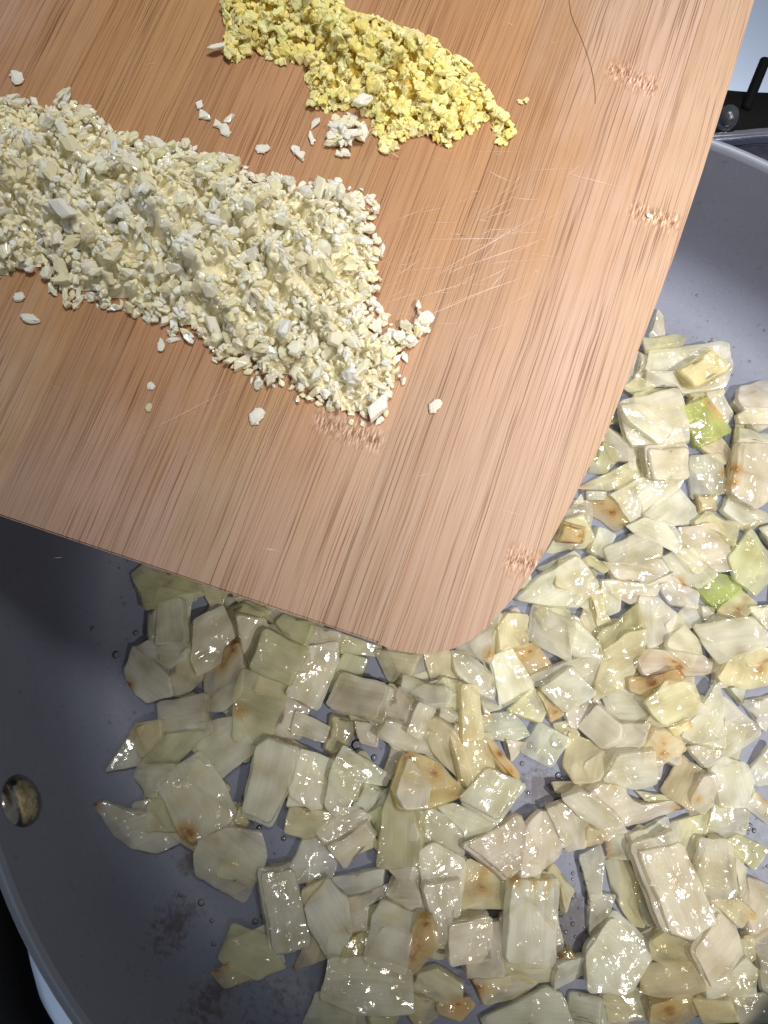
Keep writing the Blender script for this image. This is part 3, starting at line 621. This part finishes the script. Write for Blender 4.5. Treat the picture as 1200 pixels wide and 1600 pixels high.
# knife marks
kv, kf = [], []
def mark(a, b, wd):
    d = b-a; L = np.linalg.norm(d)
    if L < 1e-5: return
    n_ = np.array([-d[1], d[0]])/L*wd; i = len(kv); m_ = (a+b)/2+n_*rs.uniform(-3, 3); z = BT+.000075
    for p, k_ in ((a, .2), (m_, 1), (b, .2)): kv.extend([(p[0]+n_[0]*k_, p[1]+n_[1]*k_, z), (p[0]-n_[0]*k_, p[1]-n_[1]*k_, z)])
    kf.extend([(i, i+1, i+3, i+2), (i+2, i+3, i+5, i+4)])
for x0, y0, x1, y1 in ((200,690,375,600),(690,480,835,428),(640,505,760,455),(670,375,800,372),(660,440,850,330),(700,425,860,370),(640,470,735,440),(760,265,800,285),(880,270,975,295),(410,858,438,862),(412,856,436,858),(790,35,805,42)):
    mark(bl(x0, y0), bl(x1, y1), .00007)
for _ in range(70):
    px, py = rs.gauss(730, 75), rs.gauss(395, 70); a = rs.gauss(-.35, .35); L = rs.uniform(12, 90); mark(bl(px, py), bl(px+L*math.cos(a), py+L*math.sin(a)), rs.uniform(.00002, .000055))
for _ in range(60):
    px, py = rs.uniform(60, 1050), rs.uniform(60, 900); a = rs.gauss(-.4, .5); L = rs.uniform(8, 45); mark(bl(px, py), bl(px+L*math.cos(a), py+L*math.sin(a)), rs.uniform(.000015, .00004))
ko = link('knife_marks', mesh('knife_marks', kv, kf), board, M['scratch']); ko['kind'] = 'stuff'
tag(board, 'worn bamboo cutting board with rounded corner held over the pan', 'cutting board')

# ------------------------------------------------------------------ chopped garlic and minced ginger on the board
def bits_mesh(name, pts_list, tints, mat):
    v, f, tc = [], [], []
    for (pv, pf), t in zip(pts_list, tints):
        b = len(v); v.extend(pv); f.extend([tuple(b+i for i in q) for q in pf]); tc.extend([t]*len(pv))
    me = mesh(name, v, f, False); a = me.color_attributes.new('tint', 'FLOAT_COLOR', 'POINT')
    a.data.foreach_set('color', np.array([(*t, 1) for t in tc], np.float32).ravel()); me.materials.append(mat); return me
def hull(pts):
    bm = bmesh.new()
    for p in pts: bm.verts.new(p)
    r = bmesh.ops.convex_hull(bm, input=bm.verts); dead = [g_ for g_ in r['geom_interior'] if isinstance(g_, bmesh.types.BMVert)]
    bmesh.ops.delete(bm, geom=dead, context='VERTS'); bm.verts.index_update()
    v = [tuple(q.co) for q in bm.verts]; f = [tuple(q.index for q in fc.verts) for fc in bm.faces]; bm.free(); return v, f
def soften(vf, rg):
    bm = bmesh.new(); vv = [bm.verts.new(p) for p in vf[0]]
    for q in vf[1]: bm.faces.new([vv[i] for i in q])
    bmesh.ops.bevel(bm, geom=list(bm.edges), offset=.045, segments=1, affect='EDGES', clamp_overlap=True)
    bmesh.ops.triangulate(bm, faces=[q for q in bm.faces if len(q.verts) > 4])
    bmesh.ops.recalc_face_normals(bm, faces=bm.faces)
    for q in bm.verts: q.co += Vector(rg.normal(size=3))*.028
    bm.verts.index_update(); r = [tuple(q.co) for q in bm.verts], [tuple(x.index for x in q.verts) for q in bm.faces]; bm.free(); return r
def garlic_shape(rg):
    """a chopped clove bit: a prism of clove with slanted cut faces"""
    k = rg.integers(4, 7); L, Wd, T = rg.uniform(.8, 1.7), rg.uniform(.42, .85), rg.uniform(.16, .42)
    ang = np.sort((np.arange(k)+rg.uniform(-.32, .32, k))/k*6.283); sh = rg.uniform(-.3, .3, 2)
    pts = []
    for a in ang:
        r = rg.uniform(.8, 1.05); x, y = L*.5*r*math.cos(a), Wd*.5*r*math.sin(a)
        pts.append((x, y, -T/2+rg.uniform(-.05, .05))); pts.append((x*.88+sh[0]*T, y*.88+sh[1]*T, T/2+rg.uniform(-.08, .08)))
    return soften(hull(pts), rg)
def ginger_shape(rg):
    """a torn, ragged flake of grated ginger"""
    k = 11; T = rg.uniform(.10, .22); v = []; ph = rg.uniform(0, 6.28); bend = rg.uniform(-.5, .5)
    rad = rg.uniform(.42, 1.12, k)*.5; el = rg.uniform(.65, 1.0)
    for s, z in ((.82, -.5), (1.0, 0.), (.84, .5)):
        for i in range(k):
            a = 6.283*i/k; x, y = s*rad[i]*math.cos(a), s*rad[i]*math.sin(a)*el
            v.append((x, y, z*T+bend*x*x+rg.normal()*.035))
    v.append((0, 0, T*.5+rg.uniform(-.05, .12))); v.append((0, 0, -T*.5)); f = []
    for r in range(2):
        for i in range(k): f.append((r*k+i, r*k+(i+1) % k, (r+1)*k+(i+1) % k, (r+1)*k+i))
    for i in range(k): f.append((2*k+i, 2*k+(i+1) % k, 3*k)); f.append(((i+1) % k, i, 3*k+1))
    return v, f
def xf(vf, loc, q, s):
    m_ = q.to_matrix(); return [tuple(Vector(loc)+m_@(Vector(p)*s)) for p in vf[0]], vf[1]
def tilt(rg, nrm, amt):
    n_ = Vector(nrm)+Vector((rg.normal()*amt, rg.normal()*amt, 0)); n_.normalize()
    return Vector((0, 0, 1)).rotation_difference(n_)@Matrix.Rotation(rg.uniform(0, 6.283), 3, 'Z').to_quaternion()
def zone(x, y, zs):
    return min(zs, key=lambda z: np.hypot(*(at(z[0], z[1], ZB)[:2]-np.array([x, y]))))[2]
def heap(name, single, outline_px, hmax, wdt, shape, nvar, n_big, n_small, sz_big, sz_small, tints, mat, label, group, cat, stuff_label, seed, amt, crevice_tint):
    rg = np.random.default_rng(seed)
    poly = np.array([at(x, y, ZB+.0005)[:2] for x, y in outline_px])
    lo_, hi_ = poly.min(0), poly.max(0)
    def H0(x, y):
        d = np.where(inside(poly, x, y), edge_dist(poly, x, y), 0); t = np.clip(d/wdt, 0, 1); h = hmax*(1-(1-t)**2)
        nn = .75+.25*np.sin(x*310+1)*np.sin(y*270+2)+.18*np.sin(x*720+y*510)
        return h*nn
    qx = np.linspace(lo_[0]-.004, hi_[0]+.004, 260); qy = np.linspace(lo_[1]-.004, hi_[1]+.004, 220); QX, QY = np.meshgrid(qx, qy); QH = H0(QX, QY)
    def H(x, y):
        i = np.clip(((np.asarray(y)-qy[0])/(qy[1]-qy[0])).round().astype(int), 0, 219); j = np.clip(((np.asarray(x)-qx[0])/(qx[1]-qx[0])).round().astype(int), 0, 259); return QH[i, j]
    def pos(n, marg):
        X = rg.uniform(lo_[0], hi_[0], n*5); Y = rg.uniform(lo_[1], hi_[1], n*5); ok = inside(poly, X, Y); X, Y = X[ok], Y[ok]
        ok = edge_dist(poly, X, Y) > marg; return X[ok][:n], Y[ok][:n]
    def normal(x, y):
        e = .0012; return (-(float(H(x+e, y))-float(H(x-e, y)))/(2*e)*.8, -(float(H(x, y+e))-float(H(x, y-e)))/(2*e)*.8, 1)
    variants = [shape(rg) for _ in range(nvar)]
    # mound below, its deeper tint painting the warm crevice shade between bits
    NX = 90; ax_ = np.linspace(lo_[0], hi_[0], NX); ay_ = np.linspace(lo_[1], hi_[1], NX); AX, AY = np.meshgrid(ax_, ay_); HH = H(AX, AY); IN = (HH > .0018)
    mv, mf, mid_ = [], [], -np.ones(AX.shape, int)
    for i in range(NX):
        for j in range(NX):
            if IN[i, j]: mid_[i, j] = len(mv); mv.append((AX[i, j], AY[i, j], ZB+max(.0001, HH[i, j]-.0023+rg.normal()*.0004)))
    for i in range(NX-1):
        for j in range(NX-1):
            q = (mid_[i, j], mid_[i, j+1], mid_[i+1, j+1], mid_[i+1, j])
            if min(q) >= 0: mf.append(q)
    parts, tn = [(mv, mf)], [crevice_tint]
    X, Y = pos(n_small, .0007)
    hs = H(X, Y)
    for x, y, h in zip(X, Y, hs):
        s = rg.uniform(*sz_small); z = ZB+max(s*.22, float(h)-rg.uniform(0, .0016)+s*.1)
        parts.append(xf(variants[rg.integers(nvar)], (x, y, z), tilt(rg, normal(x, y), amt if h > .0015 else .12), s)); tn.append(tuple(np.clip(np.array(tints[rg.integers(len(tints))])*rg.uniform(.9, 1.06), 0, .95)))
    if cat == 'ginger':                   # torn fibres sticking out of the heap
        X, Y = pos(34, .0004)
        for x, y, h in zip(X, Y, H(X, Y)):
            a = rg.uniform(0, 6.283); L = rg.uniform(.002, .005); z = ZB+float(h)+.0004
            fp = smooth_line([(x, y, z), (x+L*.5*math.cos(a), y+L*.5*math.sin(a), z+rg.uniform(0, .0006)), (x+L*math.cos(a+.3), y+L*math.sin(a+.3), max(ZB+.0002, z-.0004))], 3)
            parts.append(tube(fp, .00007, 4)); tn.append((.93, .80, .45))
    c0 = np.array([poly[:, 0].mean(), poly[:, 1].mean(), ZB])
    parts = [([tuple(np.array(p)-c0) for p in pv], pf) for pv, pf in parts]
    so = link(name, bits_mesh(name, parts, tn, mat)); so.location = tuple(c0); so.color = (1, 1, 1, 1); tag(so, stuff_label, cat, kind='stuff')
    vm = [bits_mesh(single, [vf], [(1, 1, 1)], mat) for vf in variants]
    X, Y = pos(n_big, .0012); hs = H(X, Y)
    for x, y, h in zip(X, Y, hs):
        s = rg.uniform(*sz_big); o = link(single, vm[rg.integers(nvar)]); o.scale = (s, s, s)
        o.location = (x, y, ZB+max(s*.26, float(h)+s*rg.uniform(.0, .25))); o.rotation_mode = 'QUATERNION'; o.rotation_quaternion = tilt(rg, normal(x, y), amt if h > .002 else .12)
        lab = label(x, y, s, sz_big)
        t_ = np.clip(np.array(tints[rg.integers(len(tints))])*rg.uniform(.94, 1.06), 0, .95); o.color = (*t_, 1); tag(o, lab, cat, group)
    return vm, rg, variants

GAR = [(0,143),(35,148),(75,165),(100,138),(150,165),(165,192),(205,207),(250,215),(300,225),(330,240),(350,225),(385,250),(395,272),(430,262),(470,285),(500,275),(560,285),(598,318),(612,345),(590,356),(600,380),(606,402),(600,430),(606,455),(592,472),(610,500),(640,500),(655,478),(672,490),(678,515),(650,545),(640,562),(645,590),(620,610),(612,635),(605,662),(570,668),(540,663),(500,640),(460,630),(450,602),(420,615),(395,608),(380,580),(340,578),(320,560),(300,545),(270,530),(250,515),(215,500),(190,490),(150,486),(140,470),(105,488),(90,470),(60,430),(20,440),(-60,455),(-140,470),(-190,420),(-200,300),(-160,190),(-80,145)]
GT = [(.96, .905, .75), (.96, .875, .63), (.97, .935, .82), (.95, .85, .56), (.97, .915, .74), (.96, .895, .70), (.93, .875, .60), (.96, .885, .68), (.97, .95, .87)]
vmG, rgG, varG = heap('chopped_garlic', 'garlic_piece', GAR, .0115, .022, garlic_shape, 26, 296, 3300, (.0026, .0050), (.0011, .0030), GT, M['garlic'],
    lambda x, y, s, z: ('large' if s > .0042 else 'medium' if s > .0034 else 'small')+' ivory garlic bit '+zone(x, y, ((40, 320, 'at the broad end of the garlic heap'), (200, 360, 'in the thick of the garlic heap'), (360, 420, 'midway along the garlic heap'), (500, 330, 'on the ginger side of the garlic heap'), (560, 560, 'at the fanned tip of the garlic heap'))), 'chopped garlic bits in the heap', 'garlic', 'long heap of finely chopped ivory garlic on the bamboo board', 11, .55, (.94, .87, .64))
GIN = [(345,-60),(343,10),(350,50),(336,95),(370,100),(400,84),(440,105),(468,100),(482,150),(474,172),(500,177),(550,172),(572,186),(598,240),(622,236),(640,214),(665,214),(700,235),(740,210),(766,190),(775,225),(800,232),(810,206),(800,188),(780,165),(776,145),(742,120),(736,95),(702,80),(682,60),(650,45),(600,28),(545,12),(530,-10),(500,-70),(420,-90)]
YT = [(.97, .85, .36), (.96, .82, .30), (.97, .88, .45), (.96, .80, .26), (.97, .86, .40)]
vmN, rgN, varN = heap('minced_ginger', 'ginger_flake', GIN, .0085, .015, ginger_shape, 24, 260, 1700, (.0027, .0046), (.0013, .0032), YT, M['ginger'],
    lambda x, y, s, z: ('large' if s > .0041 else 'small')+' yellow ginger flake '+zone(x, y, ((400, 20, 'at the broad end of the ginger heap'), (560, 90, 'in the thick of the ginger heap'), (640, 190, 'beside the garlic clump in the ginger heap'), (760, 180, 'at the tapering tip of the ginger heap'))), 'minced ginger flakes in the heap', 'ginger', 'heap of finely minced bright yellow ginger on the bamboo board', 23, .45, (.92, .74, .22))

def stray(px, py, size_px, label, kind='garlic', group=None, ang=None, asp=1.0, lift=0.0, tint=(.95, .91, .80)):
    vm, nm = (vmG, 'garlic_piece') if kind == 'garlic' else (vmN, 'ginger_flake')
    s = size_px/7.5e3; o = link(nm, vm[rs.randrange(len(vm))]); o.scale = (s, s*asp, s*.55)
    q = at(px, py, ZB); o.location = (q[0], q[1], ZB+s*.13+lift); o.rotation_euler = (rs.uniform(-.12, .12), rs.uniform(-.12, .12), rs.uniform(0, 6.28) if ang is None else ang)
    o.color = (*tint, 1); tag(o, label, kind, group)
stray(28, 124, 34, 'lone white garlic flake above the broad end of the garlic heap', ang=-1.1)
for x, y, s in ((312,165,22),(318,182,30),(340,196,26),(352,205,28),(358,188,24)): stray(x, y, s, 'garlic scrap in the small loose cluster between garlic heap and ginger', group='loose garlic cluster')
stray(410, 234, 28, 'single square garlic scrap between the heap and the big garlic clump')
for x, y, s in ((462,236,24),(470,244,28),(492,196,26),(488,215,26)): stray(x, y, s, 'thin garlic scrap beside the big garlic clump under the ginger', group='garlic scraps by the clump')
for k in range(44):
    a = rs.uniform(0, 6.28); r = 30*math.sqrt(rs.random()); stray(540+r*.95*math.cos(a), 214+r*1.15*math.sin(a), rs.uniform(16, 30), 'garlic bit in the clump touching the ginger heap', group='garlic clump by the ginger', lift=max(0, (30-r)/30*.0040)*rs.uniform(.5, 1), tint=GT[k % len(GT)])
stray(570, 174, 38, 'smooth white garlic chip leaning on the ginger heap', lift=.003, ang=.4)
stray(680, 635, 30, 'lone oval garlic crumb on bare wood beyond the heap tip', ang=.9, asp=.9, tint=(.86, .80, .68))
stray(402, 651, 34, 'square garlic flake lying alone below the heap', ang=1.0)
stray(236, 605, 20, 'tiny garlic crumb on bare wood, the upper of two', ang=.1); stray(233, 637, 17, 'tiny yellowish garlic crumb on bare wood, the lower of two', ang=1.4, tint=(.78, .70, .48))
stray(50, 501, 36, 'flat garlic flake below the broad end of the heap', ang=-.2, asp=.8); stray(31, 464, 24, 'thin pale garlic sliver tight below the broad heap end', ang=1.2)
stray(252, 540, 26, 'garlic fragment just fallen off the heap edge'); stray(270, 533, 20, 'small garlic fragment next to the heap edge')
stray(1014, 338, 15, 'tiny pale garlic crumb on the bamboo knuckle', ang=-.5); stray(425, 100, 1, 'x') if False else None
stray(340, 82, 26, 'white garlic chip stuck to the ginger heap end', lift=.0015, ang=.3)
for x, y in ((812, 160), (822, 158)): stray(x, y, 16, 'loose ginger crumb off the tip of the ginger heap', 'ginger', 'loose ginger crumbs', tint=(.80, .70, .34))
for x, y, s in ((655,480,26),(665,500,34),(660,520,30),(640,530,30)): stray(x, y, s, 'garlic splinter at the fanned tip of the heap', group='garlic splinters at the tip', lift=.001)
# a hair on the wood
hp = smooth_line([np.append(at(x, y, ZB)[:2], ZB+.0002) for x, y in ((888,-10),(893,25),(908,60),(922,100),(929,135),(930,162))], 5)
v, f = tube(hp, .00005, 5); ho = link('hair_strand', mesh('hair_strand', v, f), None, M['hair']); tag(ho, 'single fine dark hair lying on the bamboo board', 'hair')
# cycles
scene.render.engine = 'CYCLES'; cy_ = scene.cycles; cy_.transparent_max_bounces = 10; cy_.max_bounces = 6; cy_.diffuse_bounces = 5; cy_.glossy_bounces = 3; cy_.transmission_bounces = 5; cy_.caustics_reflective = False; cy_.caustics_refractive = False
